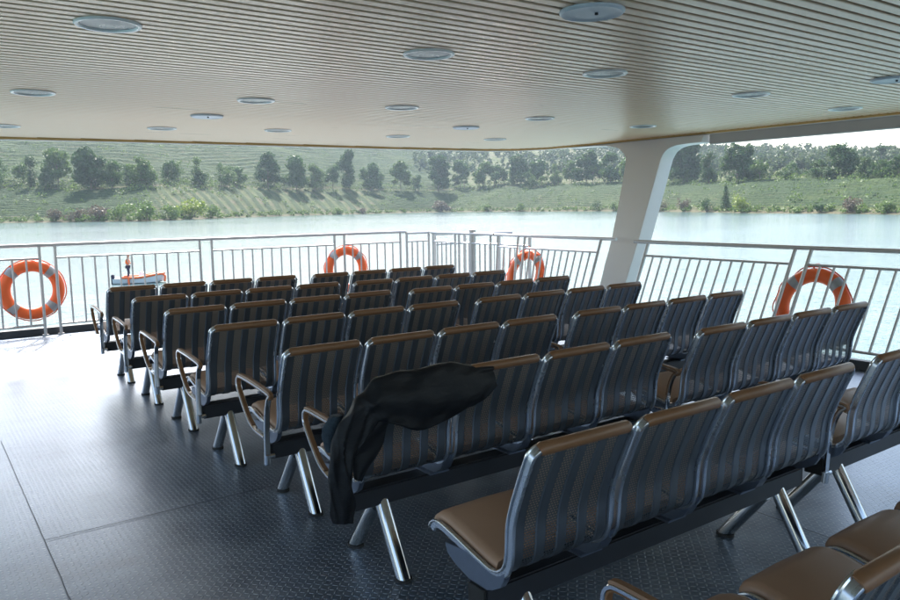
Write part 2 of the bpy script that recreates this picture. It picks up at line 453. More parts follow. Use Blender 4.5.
def plant(name, a, d, H, W, kind, mat, label, cat, group, seed, dens=1.0):
    rng = np.random.default_rng(seed); x, y, z = spot(a, d)
    root = empty(name, (x, y, z-.2), rng.uniform(0, 6.28)); tag(root, label, cat, group)
    bl = crown_blobs(rng, H, W, kind)
    cnt = int(dens*(2600 if kind != 'bush' else 1000)*min(1.6, max(.5, (H*W)/350)))
    V = leaves(rng, bl, cnt, max(.55, W*.062 if kind != 'bush' else W*.055))
    V[:, 2] = np.maximum(V[:, 2], .1)
    me = leaf_mesh('crown' if kind != 'bush' else 'foliage', V, mat)
    o = bpy.data.objects.new('crown' if kind != 'bush' else 'foliage', me); C.objects.link(o); o.parent = root
    t = MB()
    if kind == 'bush':
        for k in range(6):
            q = bl[k]; t.tube([(q[0]*.15, q[1]*.15, -.3), (q[0]*.6, q[1]*.6, q[2]*.6), (q[0], q[1], q[2])], [.12, .08, .04], 5)
        t.build('stem', M['trunk'], root)
    else:
        tr = .022*H*.7
        top = H*(.9 if kind in ('conifer', 'tall') else .62)
        t.tube([(0, 0, -.8), (rng.normal()*.12, rng.normal()*.12, top*.4), (rng.normal()*.3, rng.normal()*.3, top)], [tr, tr*.75, tr*.3], 7)
        if kind != 'conifer':
            for q in bl[:7]:
                z0 = min(q[2]*.55, top*.8)
                t.tube([(0, 0, z0), (q[0]*.55, q[1]*.55, (z0+q[2])*.5), (q[0]*.95, q[1]*.95, q[2])], [tr*.5, tr*.32, tr*.14], 5)
        t.build('trunk', M['trunk'], root)

TREES = [(5.22,115,22.1,11.3),(7.11,103,19.1,9.9),(8.71,109,23.6,16.1),(10.67,93,25.7,20.4),(11.99,99,18.7,12.1),(13.85,105,17.6,14.5),(15.83,112,16.4,10.5),
 (17.52,109,19.4,9.7),(20.37,103,13.5,12.0),(22.42,87,30.4,18.7),(24.45,87,30.6,19.8),(25.76,89,25.6,15.4),(27.09,90,23.8,14.1),(28.27,91,35.2,18.1),
 (29.84,92,28.9,18.6),(32.09,94,28.2,21.4),(33.37,89,17.8,9.9),(34.88,90,37.6,24.4),(36.55,109,31.1,18.7),(38.28,105,27.1,18.1),(39.41,120,23.1,16.1),
 (40.77,116,29.3,21.5),(42.19,112,26.5,17.0),(43.53,108,21.1,9.2),(44.78,114,21.6,12.6),(45.88,109,27.9,22.7),(47.56,103,25.7,18.2),(49.14,98,22.7,17.2),
 (52.73,109,27.4,28.2),(54.44,94,21.2,11.5),(56.25,90,23.6,20.1),(57.75,93,12.9,10.1),(59.8,171,11.3,8.8),(61.23,111,10.8,8.6),(62.87,105,17.3,16.3),
 (64.17,124,11.3,8.2),(65.09,95,10.3,9.4),(66.06,89,11.7,9.0)]
ORD = ['first','second','third','fourth','fifth','sixth','seventh','eighth','ninth','tenth','eleventh','twelfth','thirteenth','fourteenth','fifteenth','sixteenth',
 'seventeenth','eighteenth','nineteenth','twentieth','twenty-first','twenty-second','twenty-third','twenty-fourth','twenty-fifth','twenty-sixth','twenty-seventh','twenty-eighth']
LEFT_N = 28
for i, (a, d, H, W) in enumerate(TREES):
    kind = 'tall' if W < .55*H else 'round'
    mk = ['leaf_a', 'leaf_b', 'leaf_a', 'leaf_dark'][(i*7) % 4] if i not in (3, 17, 28, 30, 34) else 'leaf_dark'
    if i in (2, 5): mk = 'leaf_b'
    shape = ('narrow' if kind == 'tall' else 'round-crowned')
    if i < LEFT_N: lab = '%s tree, %s from the left in the far shore row before the pillar' % (shape, ORD[i])
    else: lab = '%s tree, %s from the left on the shore right of the pillar' % (shape, ORD[i-LEFT_N])
    plant('broadleaf_tree', a, d, H*.97, W*1.22, kind, M[mk], lab, 'tree', 'trees along the far shore', 100+i)
for i, (a, d, H, W, lab) in enumerate([(62.14, 520, 17, 13, 'lone flat-topped pine standing up from the wooded ridge'), (65.03, 330, 15, 15, 'spreading umbrella pine on the skyline near the right edge'),
        (66.3, 340, 11, 12, 'small pine on the skyline right of the umbrella pine'), (8.41, 420, 15, 8, 'slender tree high on the left terraced slope')]):
    plant('pine_tree', a, d, H, W, 'pine' if i < 3 else 'tall', M['leaf_dark'], lab, 'tree', None, 300+i, .8)
rng0 = np.random.default_rng(77)
for k in range(90):       # smaller trees that close the gaps of the belt
    a = float(rng0.uniform(5, 50) if k < 62 else rng0.uniform(51, 67)); d = float(rng0.uniform(92, 128)); q = 1 if a < 52 else .62
    plant('belt_tree', a, d, float(rng0.uniform(9, 18))*q, float(rng0.uniform(9, 15))*q, 'round', M[('leaf_a', 'leaf_b', 'leaf_dark')[k % 3]],
          'smaller tree filling a gap in the tree belt of the far shore', 'tree', 'small trees in the far shore belt', 700+k, .8)
BUSHES = [(10.86,8,7.0,12.9,'brown','wide bare reddish bush on the left shore'),(9.74,7,5.5,9.0,'brown','small brown bush left of the wide bare bush'),
 (8.41,4,5.5,9.0,'brown','lowest brown bush at the left end of the shore'),(12.43,5,8.3,11.7,'green','green bush right of the brown bushes'),
 (14.05,4,9.1,13.5,'green','biggest green bush in the left shore clump'),(15.5,3,8.2,12.2,'green','green bush beside the yellow one'),
 (16.84,3,9.7,15.1,'yellow','yellow-green willow bush on the left shore'),(18.21,3,6.9,12.6,'green','low green bush right of the yellow willow bush'),
 (35.11,3,11.5,21.0,'brown','big round bare bush at the middle of the shore'),(27.38,5,5.4,10.8,'green','low bush below the slanting tea rows'),
 (29.24,3,4.8,11.3,'brown','thin brown bush below the end of the tea rows'),(46.62,3,9.4,8.6,'dark','dark shrub left of the pillar at the water edge'),
 (47.85,3,7.6,8.3,'green','pale shrub touching the pillar on its left'),(51.13,3,8.5,9.7,'brown','brown bush just right of the pillar'),
 (52.73,3,9.7,10.2,'brown','second brown bush right of the pillar'),(54.37,3,8.5,10.6,'dark','dark bush beside the small conifer'),
 (56.71,5,9.9,12.3,'yellow','bright yellow-green willow right of the small conifer'),(61.54,3,4.8,4.8,'dark','small dark bush alone on the right shore'),
 (63.4,3,6.5,9.9,'brown','reddish bush on the right shore above the lifebuoy'),(65.49,3,5.7,7.1,'green','green bush near the right edge of the shore'),
 (40.92,3,7.4,11.5,'green','green bush midway between round bare bush and pillar'),(38.43,3,6.9,13.8,'green','wide low bush right of the round bare bush')]
for i, (a, d, H, W, k, lab) in enumerate(BUSHES):
    f_ = 1.45 if a < 20 else 1.15
    plant('shore_bush', a, d, H*(1.2 if a < 20 else 1), W*f_, 'bush', M['leaf_'+k], lab, 'bush', 'bushes on the far shore', 400+i)
plant('conifer_tree', 55.58, 7, 14.1, 6.0, 'conifer', M['leaf_dark'], 'small dark pointed conifer at the water edge right of the pillar', 'tree', None, 500)
plant('conifer_tree', 49.14, 10, 14.7, 9.4, 'conifer', M['leaf_dark'], 'dark pointed conifer partly behind the pillar', 'tree', None, 501)

def far_forest():
    rng = np.random.default_rng(7); parts = []
    def scatter(n, a0, a1, d0, d1, hh, sz, cnt):
        A = rng.uniform(a0, a1, n); D = rng.uniform(d0, d1, n); x, y, z, r = ground(A, D)
        for i in range(n):
            H = hh*rng.uniform(.6, 1.3); W = H*rng.uniform(.6, .9)
            bl = [(x[i]+rng.normal()*W*.18, y[i]+rng.normal()*W*.18, z[i]+H*h, W*.3, W*.3, H*.22) for h in (.35, .55, .75)]
            parts.append(leaves(rng, bl, cnt, sz))
    scatter(2100, 33, 72, 230, 900, 12, 2.4, 46)
    scatter(600, 30, 70, 520, 900, 14, 2.6, 46)
    scatter(160, 47, 70, 115, 240, 6, 1.2, 46)
    V = np.concatenate(parts); me = leaf_mesh('forest', V, M['leaf_far'])
    o = bpy.data.objects.new('far_forest', me); C.objects.link(o); o['kind'] = 'stuff'
    tag(o, 'hazy woodland covering the far ridge behind the pillar', 'forest')
    parts = []
    NS = 2600; A = rng.uniform(-10, 70, NS); D = np.concatenate([rng.uniform(1, 12, 700), rng.uniform(84, 126, 900), rng.uniform(12, 84, 300), rng.uniform(126, 420, 700)]); x, y, z, r = ground(A, D)
    for i in range(NS):
        H = rng.uniform(1.0, 3.4)*(1 if D[i] < 20 else 1.9); W = H*rng.uniform(1, 1.9)
        parts.append(leaves(rng, [(x[i], y[i], z[i]+H*.4, W*.5, W*.5, H*.45)], 22, .8))
    me = leaf_mesh('scrub', np.concatenate(parts), M['leaf_green'])
    o = bpy.data.objects.new('shore_scrub', me); C.objects.link(o); o['kind'] = 'stuff'
    tag(o, 'low scrub along the water edge and the track of the far shore', 'scrub')
far_forest()

# ------------------------------------------------------------------ ship structure
XC = 3.1          # centre line of the ship
CZ = 2.30
def side(y):      # x of the right edge of the roof at y
    P = [(-8, 7.75), (3.5, 7.8), (6.0, 7.82), (7.6, 7.80), (8.3, 7.72), (8.7, 7.5), (8.93, 7.1)]
    return float(np.interp(y, [p[0] for p in P], [p[1] for p in P]))
def front_y(x):   # y of the bow edge of the roof
    return float(np.interp(x, [-.7, 0, .95, 1.93, 3.5, 5.75, 7.1], [9.80, 9.85, 9.80, 9.62, 9.42, 9.17, 8.93]))
LEFT = [(-1.62, -3.4), (-1.62, 7.9), (-1.56, 8.8), (-1.35, 9.4), (-1.05, 9.68)]
def left_x(y): return float(np.interp(y, [p[1] for p in LEFT], [p[0] for p in LEFT]))
def roof_outline(g=0.0):
    right = [(side(y)+g, y) for y in (-3.4, -2, 3.5, 6.0, 7.6, 8.3, 8.7)]
    frontp = [(x, front_y(x)+g) for x in (7.1, 6.4, 5.75, 4.6, 3.5, 2.7, 1.93, .95, 0, -.7)]
    left = [(x-g, y+(g*.5 if y > 9 else 0)) for x, y in reversed(LEFT)]
    return right + frontp + left
def ship():
    b = MB(); b.box((-.55, -8, -.12), (6.75, 10.32, 0)); structure(b.build('deck_floor', M['deck'], smooth=False))
    b = MB(); b.box((-.45, -30, -4.6), (6.65, 10.05, -.121)); structure(b.build('ship_hull', M['hull_white'], smooth=False))
    # roof: cream strips over dark backing, trim round the edge, white slab above
    root = empty('ship_roof', (XC, 0, CZ)); root['kind'] = 'structure'; off = (XC, 0, CZ)
    b = MB(); y = -3.3; P = .081; G = .022
    xs = np.linspace(-.7, 7.1, 400)
    while y < 9.9:
        y1 = y+P-G
        xm = side(y1)-.03; xl = left_x(y1)+.03
        if y1 > 8.93:
            ok = [x for x in xs if front_y(x) > y1+.01]
            if not ok: break
            xm = max(ok)-.03
            if y1 > 9.68: xl = min(ok)+.03
        if xm > xl+.2:
            b.prism([(y, CZ+.0235), (y, CZ+.003), (y+.004, CZ), (y1-.004, CZ), (y1, CZ+.003), (y1, CZ+.0235)], 'x', xl, xm)
        y += P
    b.build('ceiling_strips', M['ceiling'], root, smooth=False, off=off)
    o1 = roof_outline(-.005); b = MB(); b.prism(o1, 'z', CZ+.024, CZ+.05); b.build('ceiling_backing', M['slat_back'], root, smooth=False, off=off)
    def band(g0, g1, z0, z1, name, mat, part=None):
        a = roof_outline(g0); c = roof_outline(g1); n = len(a); b = MB()
        vs = [(p[0], p[1], z0) for p in a]+[(p[0], p[1], z0) for p in c]+[(p[0], p[1], z1) for p in a]+[(p[0], p[1], z1) for p in c]
        fs = []
        for i in range(n):
            j = (i+1) % n
            fs += [(i, j, n+j, n+i), (2*n+i, 3*n+i, 3*n+j, 2*n+j), (i, 2*n+i, 2*n+j, j), (n+i, n+j, 3*n+j, 3*n+i)]
        b.add(vs, fs); b.build(name, mat, root, smooth=False, off=off)
    band(-.012, .022, CZ-.018, CZ+.03, 'gold_trim', M['gold'])
    band(.0245, .10, CZ-.026, CZ+.28, 'roof_edge', M['white_paint'])
    b = MB(); b.prism(roof_outline(.02), 'z', CZ+.052, CZ+.27); b.build('roof_slab', M['white_paint'], root, smooth=False, off=off)
    for x0, x1 in ((7.84, 7.96), (-1.78, -1.66)):      # deeper fascia beams down both sides
        b = MB(); b.box((x0, -3.3, CZ-.14), (x1, 5.62, CZ-.0265))
        b.build('side_beam', M['grey_fascia'], root, smooth=False, off=off, bevel=.006)
ship()

def deck_seams():
    def strip(pts, wd, name, lab):
        b = MB()
        for (p, q) in zip(pts[:-1], pts[1:]):
            p = Vector((*p, 0)); q = Vector((*q, 0)); t = (q-p).normalized(); n = Vector((-t.y, t.x, 0))*wd*.5
            b.add([(*(p-n).xy, .004), (*(q-n).xy, .004), (*(q+n).xy, .004), (*(p+n).xy, .004)], [(0, 1, 2, 3)])
        o = b.build(name, M['seam'], smooth=False); o['kind'] = 'structure'
    strip([(.404, 3.724), (1.50, 3.728)], .007, 'deck_seam', '')
    rng = random.Random(3); y = 2.9; pts = []
    while y < 5.6: pts.append((.402+rng.uniform(-.0015, .0015), y)); y += rng.uniform(.04, .12)
    strip(pts, .0028, 'deck_seam', '')
    strip([(3.18, 1.2), (3.20, 2.25)], .005, 'deck_seam', '')
deck_seams()

PX = lambda z: 6.65+.5*z          # inner face of the raked side pillar
def pillar(s, name_lab):
    L = [(6.43, 0), (6.45, .46), (6.49, .75), (6.52, 1.03), (6.62, 1.52), (6.735, 2.0), (6.79, 2.09), (6.88, 2.16), (7.03, 2.225), (7.40, 2.262), (8.0, 2.2735)]
    Rr = [(6.06, 0), (6.067, .46), (6.076, .76), (6.094, 1.05), (6.136, 1.53), (6.172, 1.95), (6.175, 2.03), (6.15, 2.105), (6.08, 2.155), (5.94, 2.178), (5.66, 2.183)]
    poly = catmull(L[:1]+L, 2)[2:]; poly2 = catmull(Rr[:1]+Rr, 2)[2:]
    out = poly + [(5.66, 2.2735)] + poly2[::-1]
    b = MB(); n = len(out); T = .24
    X_ = lambda v: XC+s*(v-XC)
    vs = [(X_(PX(z)), y, z) for y, z in out] + [(X_(PX(z)+T), y, z) for y, z in out]
    b.add(vs, [tuple(range(n)), tuple(range(2*n-1, n-1, -1))]+[(i, i+n, (i+1) % n+n, (i+1) % n) for i in range(n)])
    loc = (X_(PX(0)), 6.25, 0)
    o = b.build('roof_pillar', M['white_paint'], smooth=True, off=loc, angle=35, bevel=.012); o.location = loc
    tag(o, name_lab, 'pillar')
pillar(1, 'white slanting roof pillar with flared top on the right side of the deck')

# kerbs under the railings
def coaming():
    b = MB(); b.box((-.55, 10.19, 0), (6.75, 10.27, .085)); o = b.build('deck_coaming', M['coaming'], smooth=False, bevel=.006); structure(o)
    for x0 in (6.67, -.55):
        b = MB(); b.box((x0, -7.5, 0), (x0+.08, 10.185, .085)); structure(b.build('deck_coaming', M['coaming'], smooth=False, bevel=.006))
coaming()

# ------------------------------------------------------------------ railings
def railing(label, origin, axis, spans, top, z_top, z_mid, z_bot, lean=lambda u: (0, 0), pitch=.144, extra=None, ends=None):
    """axis: +x direction rail or y direction rail; spans: (u0,u1) panels with a post at either end"""
    root = empty('deck_railing', origin); tag(root, label, 'railing', 'railings round the deck')
    ox, oy, oz = origin
    def P(u, z):
        # lean(u) -> (outward per z, along per z) measured from z_top
        lo, la = lean(u)
        if axis == 'x': return (u, oy + lo*(z), z)
        return (ox + lo*(z-z_top), u + la*(z-z_top), z)
    b = MB(); u0, u1 = top; n = 12
    b.tube([P(u0+(u1-u0)*k/n, z_top) for k in range(n+1)], .0215, 12); b.build('handrail', M['rail_steel'], root, off=origin)
    for (a, c) in spans:
        for u in (a, c):
            b = MB(); b.tube([P(u, 0), P(u, .02), P(u, .5), P(u, z_top-.0)], .0175, 10)
            q = P(u, 0); b.tube([(q[0], q[1], 0), (q[0], q[1], .018)], .036, 12)
            b.build('post', M['rail_steel'], root, off=origin)
        for zz in (z_mid, z_bot):
            b = MB(); b.tube([P(a+(c-a)*k/6, zz) for k in range(7)], .013, 8); b.build('panel_rail', M['rail_steel'], root, off=origin)
        m = max(1, round((c-a)/pitch)); 
        for k in range(1, m):
            u = a+(c-a)*k/m
            b = MB(); b.tube([P(u, z_bot), P(u, z_mid)], .0118, 7); b.build('baluster', M['rail_steel'], root, off=origin)
    return root, P
fr = [(-.30, 1.290), (1.458, 3.185), (3.345, 5.175), (5.335, 6.32)]
railing('long steel bow railing across the front of the deck', (0, 10.13, 0), 'x', fr, (-.36, 6.42), 1.085, .93, .13)
def gate_rail():
    o = (6.62, 10.13, 0); root = empty('gangway_gate', o); tag(root, 'low steel gate between bow railing and right side railing', 'gate')
    b = MB(); b.tube([(6.44, 10.13, 1.06), (6.86, 10.13, 1.06)], .019, 10); b.tube([(6.44, 10.13, .93), (6.86, 10.13, .93)], .012, 8); b.tube([(6.44, 10.13, .13), (6.86, 10.13, .13)], .012, 8)
    b.build('gate_frame', M['rail_steel'], root, off=o)
    for x in (6.44, 6.86):
        b = MB(); b.tube([(x, 10.13, 0), (x, 10.13, 1.08)], .02, 10); b.build('post', M['rail_steel'], root, off=o)
    for x in (6.54, 6.64, 6.75):
        b = MB(); b.tube([(x, 10.13, .13), (x, 10.13, .93)], .013, 8); b.build('baluster', M['rail_steel'], root, off=o)
gate_rail()
def slope(u): return (float(np.interp(u, [6.6, 8.4], [.29, .06])), float(np.interp(u, [5.0, 7.5, 8.5], [-.13, -.02, 0])))
OS = (6.9, 0, 0)
railing('right side railing aft of the pillar, leaning outward', OS, 'y', [(-7.2, -6.6), (-6.4, -4.5), (-4.3, -2.4), (-2.2, -.4), (-.2, 1.75), (1.93, 3.79), (3.95, 5.72)], (-7.3, 5.92), 1.035, .88, .165, slope, .131)
railing('right side railing between the bow gate and the pillar', OS, 'y', [(6.44, 7.84), (7.98, 8.42)], (6.20, 8.5), 1.055, .89, .165, slope, .128)
railing('short upright railing by the bow corner on the right', (6.89, 0, 0), 'y', [(8.58, 9.35), (9.45, 10.05)], (8.5, 10.1), 1.06, .92, .13, lambda u: (0, 0), .12)
def landing():
    o = (7.25, 9.3, 0); root = empty('landing_rail', o); tag(root, 'double steel rails of the boarding landing outside the bow corner', 'railing')
    b = MB(); b.box((6.9, 8.5, -.06), (7.75, 10.3, 0-.002)); b.build('landing_plate', M['deck'], root, smooth=False, off=o)
    b = MB()
    for z in (1.02, .86, .15): b.tube([(7.0, 10.2, z), (7.62, 10.2, z), (7.68, 10.14, z), (7.68, 8.6, z)], .017, 8)
    b.build('handrail', M['rail_steel'], root, off=o)
    for p in ((7.02, 10.2), (7.68, 8.62), (7.68, 9.35), (7.62, 10.18)):
        b = MB(); b.tube([(*p, 0), (*p, 1.02)], .026, 8); b.build('post', M['rail_steel'], root, off=o)
    for k in range(11):
        p = (7.68, 8.72+k*.125); b = MB(); b.tube([(*p, .15), (*p, .86)], .0095, 6); b.build('baluster', M['rail_steel'], root, off=o)
    b = MB(); b.tube([(6.92, 9.05, 0), (6.92, 9.05, 1.12)], .05, 10); b.tube([(6.92, 9.05, 1.05), (7.68, 9.05, 1.05)], .03, 8)
    b.build('stanchion', M['rail_steel'], root, off=o)
landing()
railing('left side railing of the deck', (-.70, 0, 0), 'y', [(-7.2, -6.6), (-6.4, -4.5), (-4.3, -2.4), (-2.2, -.4), (-.2, 1.75), (1.93, 3.79), (3.95, 5.72), (5.9, 7.84), (7.98, 9.95)], (-7.3, 10.05), 1.045, .9, .165, lambda u: (-.29, 0), .131)

# ------------------------------------------------------------------ lifebuoys
def lifebuoy():
    root = empty('lifebuoy')
    b = MB(); n = 48; Rm = .288; r = .068
    rings = []
    for i in range(n):
        t = 2*math.pi*i/n; c = Vector((math.cos(t), 0, math.sin(t)))
        rings.append([c*(Rm+r*math.cos(2*math.pi*k/16))+Vector((0, r*.78*math.sin(2*math.pi*k/16), 0)) for k in range(16)])
    b.loft(rings, closed=True); b.build('ring', M['orange'], root)
    for q in (45, 135, 225, 315):
        b = MB(); rings = []
        for i in range(5):
            t = R(q-8+16*i/4); c = Vector((math.cos(t), 0, math.sin(t)))
            rings.append([c*(Rm+(r+.003)*math.cos(2*math.pi*k/16))+Vector((0, (r*.78+.003)*math.sin(2*math.pi*k/16), 0)) for k in range(16)])
        b.loft(rings); b.build('tape_band', M['tape'], root)
    b = MB(); pts = []
    for i in range(72):
        t = 2*math.pi*i/72; sag = abs(math.sin(2*(t-R(45))))
        rr = Rm+r+.003+.010*sag; pts.append((rr*math.cos(t), -.012+.02*math.sin(9*t), rr*math.sin(t)))
    b.tube(pts, .0065, 6, closed=True); b.build('grab_rope', M['rope'], root)
    b = MB(); b.tube([(-.05, 0, .355), (-.02, -.03, .385), (.02, -.05, .385), (.045, -.02, .36), (.02, .02, .37)], .008, 6); b.build('lashing', M['rope'], root)
    return root
lb = lifebuoy(); lb.location = (1.193, 10.222, .553)
tag(lb, 'orange lifebuoy on the bow railing at the left edge', 'lifebuoy', 'orange lifebuoys tied outside the railings')
for loc, rot, lab in (((5.40, 10.222, .545), (0, 0, 0), 'orange lifebuoy on the bow railing behind the middle seats'),
                      ((6.86, 7.79, .525), (0, R(0), R(-90)), 'orange lifebuoy on the right side railing left of the pillar'),
                      ((6.845, 3.74, .505), (0, R(0), R(-90)), 'orange lifebuoy on the right side railing right of the pillar')):
    c = copy_tree(lb); c.location = loc; c.rotation_euler = rot; c['label'] = lab
    if rot[2]:
        c.rotation_euler = (Matrix.Rotation(R(16.2), 4, 'Y') @ Matrix.Rotation(R(-90), 4, 'Z')).to_euler()

# ------------------------------------------------------------------ ceiling fittings
def downlight():
    root = empty('ceiling_downlight')
    b = MB(); n = 36
    prof = [(.142, 0), (.142, -.006), (.136, -.011), (.124, -.010), (.118, -.002), (.118, 0)]
    b.loft([[Vector((r*math.cos(2*math.pi*i/n), r*math.sin(2*math.pi*i/n), z)) for r, z in prof] for i in range(n)], closed=True)
    b.build('trim_ring', M['lamp_ring'], root)
    b = MB(); rs = [(.117, -.001), (.10, -.0012), (.07, -.0016), (.035, -.002), (.006, -.002)]
    b.loft([[Vector((r*math.cos(2*math.pi*i/n), r*math.sin(2*math.pi*i/n), z-.001)) for i in range(n)] for r, z in rs])
    b.build('glass_disc', M['lamp_recess_shade'], root)
    return root
def speaker():
    root = empty('ceiling_speaker'); n = 40; b = MB()
    prof = [(.165, 0), (.165, -.008), (.155, -.016), (.142, -.014), (.13, -.010)]
    b.loft([[Vector((r*math.cos(2*math.pi*i/n), r*math.sin(2*math.pi*i/n), z)) for i in range(n)] for r, z in prof+[(.08, -.013), (.01, -.014)]])
    b.build('grille', M['speaker'], root)
    b = MB(); b.tube([(0, -.03, -.012), (0, -.03, -.022)], .009, 10); b.build('centre_screw', M['dark'], root)
    return root
dl = downlight(); sp = speaker(); used = {'d': False, 's': False}
FIT = [(.818,3.722,'d','large round downlight at the upper left of the ceiling'),(.814,6.066,'d','round downlight at the left edge, second row from the camera'),
 (2.277,5.686,'d','round downlight just left of the bright streak on the ceiling'),(2.271,6.818,'s','pale flat ceiling disc left of the streak, behind a downlight'),
 (2.217,8.052,'d','small far downlight left of centre near the bow edge'),(3.316,7.707,'d','far downlight near the bow edge below the bright streak'),
 (.87,8.497,'d','far downlight at the left edge close to the bow edge'),(3.469,5.486,'d','round downlight at the middle of the ceiling, second row'),
 (4.814,7.714,'d','far downlight near the bow edge right of centre'),(2.41,3.525,'d','round downlight near the top centre of the ceiling'),
 (2.491,2.392,'s','largest pale ceiling disc at the top of the ceiling'),(3.715,3.45,'d','round downlight right of the largest pale disc'),
 (5.412,3.514,'d','round downlight at the right, above the railing'),(7.0,3.594,'d','rightmost downlight beside the side beam'),
 (5.614,2.564,'s','pale ceiling disc cut by the right edge'),(5.052,5.521,'d','downlight in the middle distance toward the pillar'),
 (4.917,6.522,'s','faint pale disc in the middle distance of the ceiling'),(6.113,7.509,'d','far downlight near the bow corner'),
 (6.562,5.539,'d','downlight right above the flared pillar top')]
for x, y, k, lab in FIT:
    src = dl if k == 'd' else sp
    o = src if not used[k] else copy_tree(src); used[k] = True
    o.location = (x, y, CZ-.0005); tag(o, lab, 'ceiling light' if k == 'd' else 'ceiling disc', 'round downlights in the slatted ceiling' if k == 'd' else 'pale discs in the slatted ceiling')
    if k == 's' and y > 5: o.scale = (.85, .85, 1)

# ------------------------------------------------------------------ seat benches
SP = .432; SW = .408; BL = 3*SP+SW
PROF = [(.466, .448), (.452, .466), (.415, .476), (.328, .459), (.216, .432), (.150, .421), (.108, .436), (.084, .478), (.076, .580), (.057, .650), (.026, .730), (.0, .792), (-.008, .812)]
PR = catmull(PROF, 4)
def normal(i, P):
    a = P[max(i-1, 0)]; c = P[min(i+1, len(P)-1)]; t = (c-a); t = t/np.hypot(*t); return np.array([-t[1], t[0]])
NR = [normal(i, PR) for i in range(len(PR))]
def sweep(b, i0, i1, sec, x0=0, taper=None, mi=0, closed=True):
    rings = []
    for i in range(i0, i1):
        rings.append([Vector((x0+dx, PR[i][0]+NR[i][0]*dn*(taper(i) if taper else 1), PR[i][1]+NR[i][1]*dn*(taper(i) if taper else 1))) for dx, dn in sec])
    b.loft(rings, mi=mi)
ZI = lambda z, lo=24: next(i for i in range(lo, len(PR)) if PR[i][1] >= z)
OFF = (BL/2, .22, 0)
def shift(o, off): pass
def make_seat(root, j):
    x0 = j*SP; N = len(PR)
    # side frames and top hoop: one flat bar bent round the whole shell
    pts = [(.008, PR[i][0], PR[i][1], NR[i]) for i in range(N-3)]
    top = PR[N-4]; tn = NR[N-4]; td = np.array([tn[1], -tn[0]])     # up along the back
    rr = .034; arc = []
    for k in range(1, 7):
        a = math.pi/2*k/6
        arc.append((.008+rr*(1-math.cos(a)), top[0]+td[0]*rr*math.sin(a)*.85, top[1]+td[1]*rr*math.sin(a)*.85, tn))
    half = pts+arc
    full = half+[(SW-p[0], p[1], p[2], p[3]) for p in reversed(half)]
    rings = []
    for i, p in enumerate(full):
        a = Vector(full[max(i-1, 0)][:3]); c = Vector(full[min(i+1, len(full)-1)][:3]); t = (c-a).normalized()
        n = Vector((0, p[3][0], p[3][1])); wv = t.cross(n).normalized(); q = Vector(p[:3])
        dpt = .022
        rings.append([q+wv*sx*.0065+n*dn for sx, dn in ((-1, -.003), (-.5, -.006), (.5, -.006), (1, -.003), (1, dpt-.003), (.5, dpt), (-.5, dpt), (-1, dpt-.003))])
    b = MB(); b.loft(rings); b.v = [(v[0]+x0, v[1], v[2]) for v in b.v]
    seat = b.build('seat', M['frame'], root, off=OFF, angle=45)
    b = MB()
    for sd_ in (0, 1):
        e_ = []
        for p in half: e_.append(((p[0]-.0075) if not sd_ else SW-(p[0]-.0075), p[1]-p[3][0]*.004, p[2]-p[3][1]*.004))
        m_ = len(half)
        for q_ in range(len(pts), m_): 
            k_ = (q_-len(pts)+1)/6; e0 = e_[q_]; e_[q_] = (e0[0]+(.0075*k_ if not sd_ else -.0075*k_), e0[1], e0[2]+.0075*k_)
        b2 = MB(); b2.tube([(v[0]+x0, v[1], v[2]) for v in e_], .0048, 7); b2.build('edge_trim', M['steel'], seat, off=OFF)
    # metal shell: five plain ribs, four perforated bands
    b = MB(); e = .0155; wt = SW-2*e; k = 9; ws = wt/k
    xs = [e+ws*i for i in range(k+1)]
    def strip(xa, xb, dn0, mi, i0=2):
        sec = [(xa, dn0), (xb, dn0), (xb, dn0+.0014), (xa, dn0+.0014)]
        rings = [[Vector((x0+dx, PR[i][0]+NR[i][0]*dn, PR[i][1]+NR[i][1]*dn)) for dx, dn in sec] for i in range(i0, N-2)]
        b.loft(rings, mi=mi)
    for i in range(k):
        if i % 2 == 0:
            r0 = [[Vector((x0+dx, PR[q][0]+NR[q][0]*dn, PR[q][1]+NR[q][1]*dn)) for dx, dn in ((xs[i], .006), (xs[i]+.004, .0098), (xs[i+1]-.004, .0098), (xs[i+1], .006), (xs[i+1]-.004, .0085), (xs[i]+.004, .0085))] for q in range(2, N-2)]
            b.loft(r0, mi=0)
        else: strip(xs[i], xs[i+1], .006, 1)
    b.build('perforated_shell', [M['panel'], M['slots']], seat, off=OFF, angle=30)
    sec = [(.019, -.006), (.019, .0), (SW-.019, .0), (SW-.019, -.006), (SW-.025, -.020), (SW-.05, -.027), (SW*.5, -.030), (.05, -.027), (.025, -.020)]
    tp = lambda i: min(1, .25+.3*i)
    b = MB(); sweep(b, 1, 21, sec, x0, tp); b.build('seat_cushion', M['vinyl'], seat, off=OFF, angle=60)
    sec2 = [(.019, -.002), (.019, .004), (SW-.019, .004), (SW-.019, -.002), (SW-.03, -.013), (SW*.5, -.018), (.03, -.013)]
    b = MB(); sweep(b, ZI(.55), N-3, sec2, x0); b.build('back_cushion', M['backing'], seat, off=OFF, angle=60)
    b = MB(); c0 = PR[-3]; n = 10
    c0 = (top[0]+td[0]*rr*.85+tn[0]*.008, top[1]+td[1]*rr*.85+tn[1]*.008); ey = ez = 0
    pts = [(x0+.030, c0[0]+ey+.002, c0[1]+ez-.003), (x0+.036, c0[0]+ey, c0[1]+ez), (x0+SW-.036, c0[0]+ey, c0[1]+ez), (x0+SW-.030, c0[0]+ey+.002, c0[1]+ez-.003)]
    b.tube(pts, [.0165, .0195, .0195, .0165], 14); b.build('top_roll', M['roll'], seat, off=OFF)
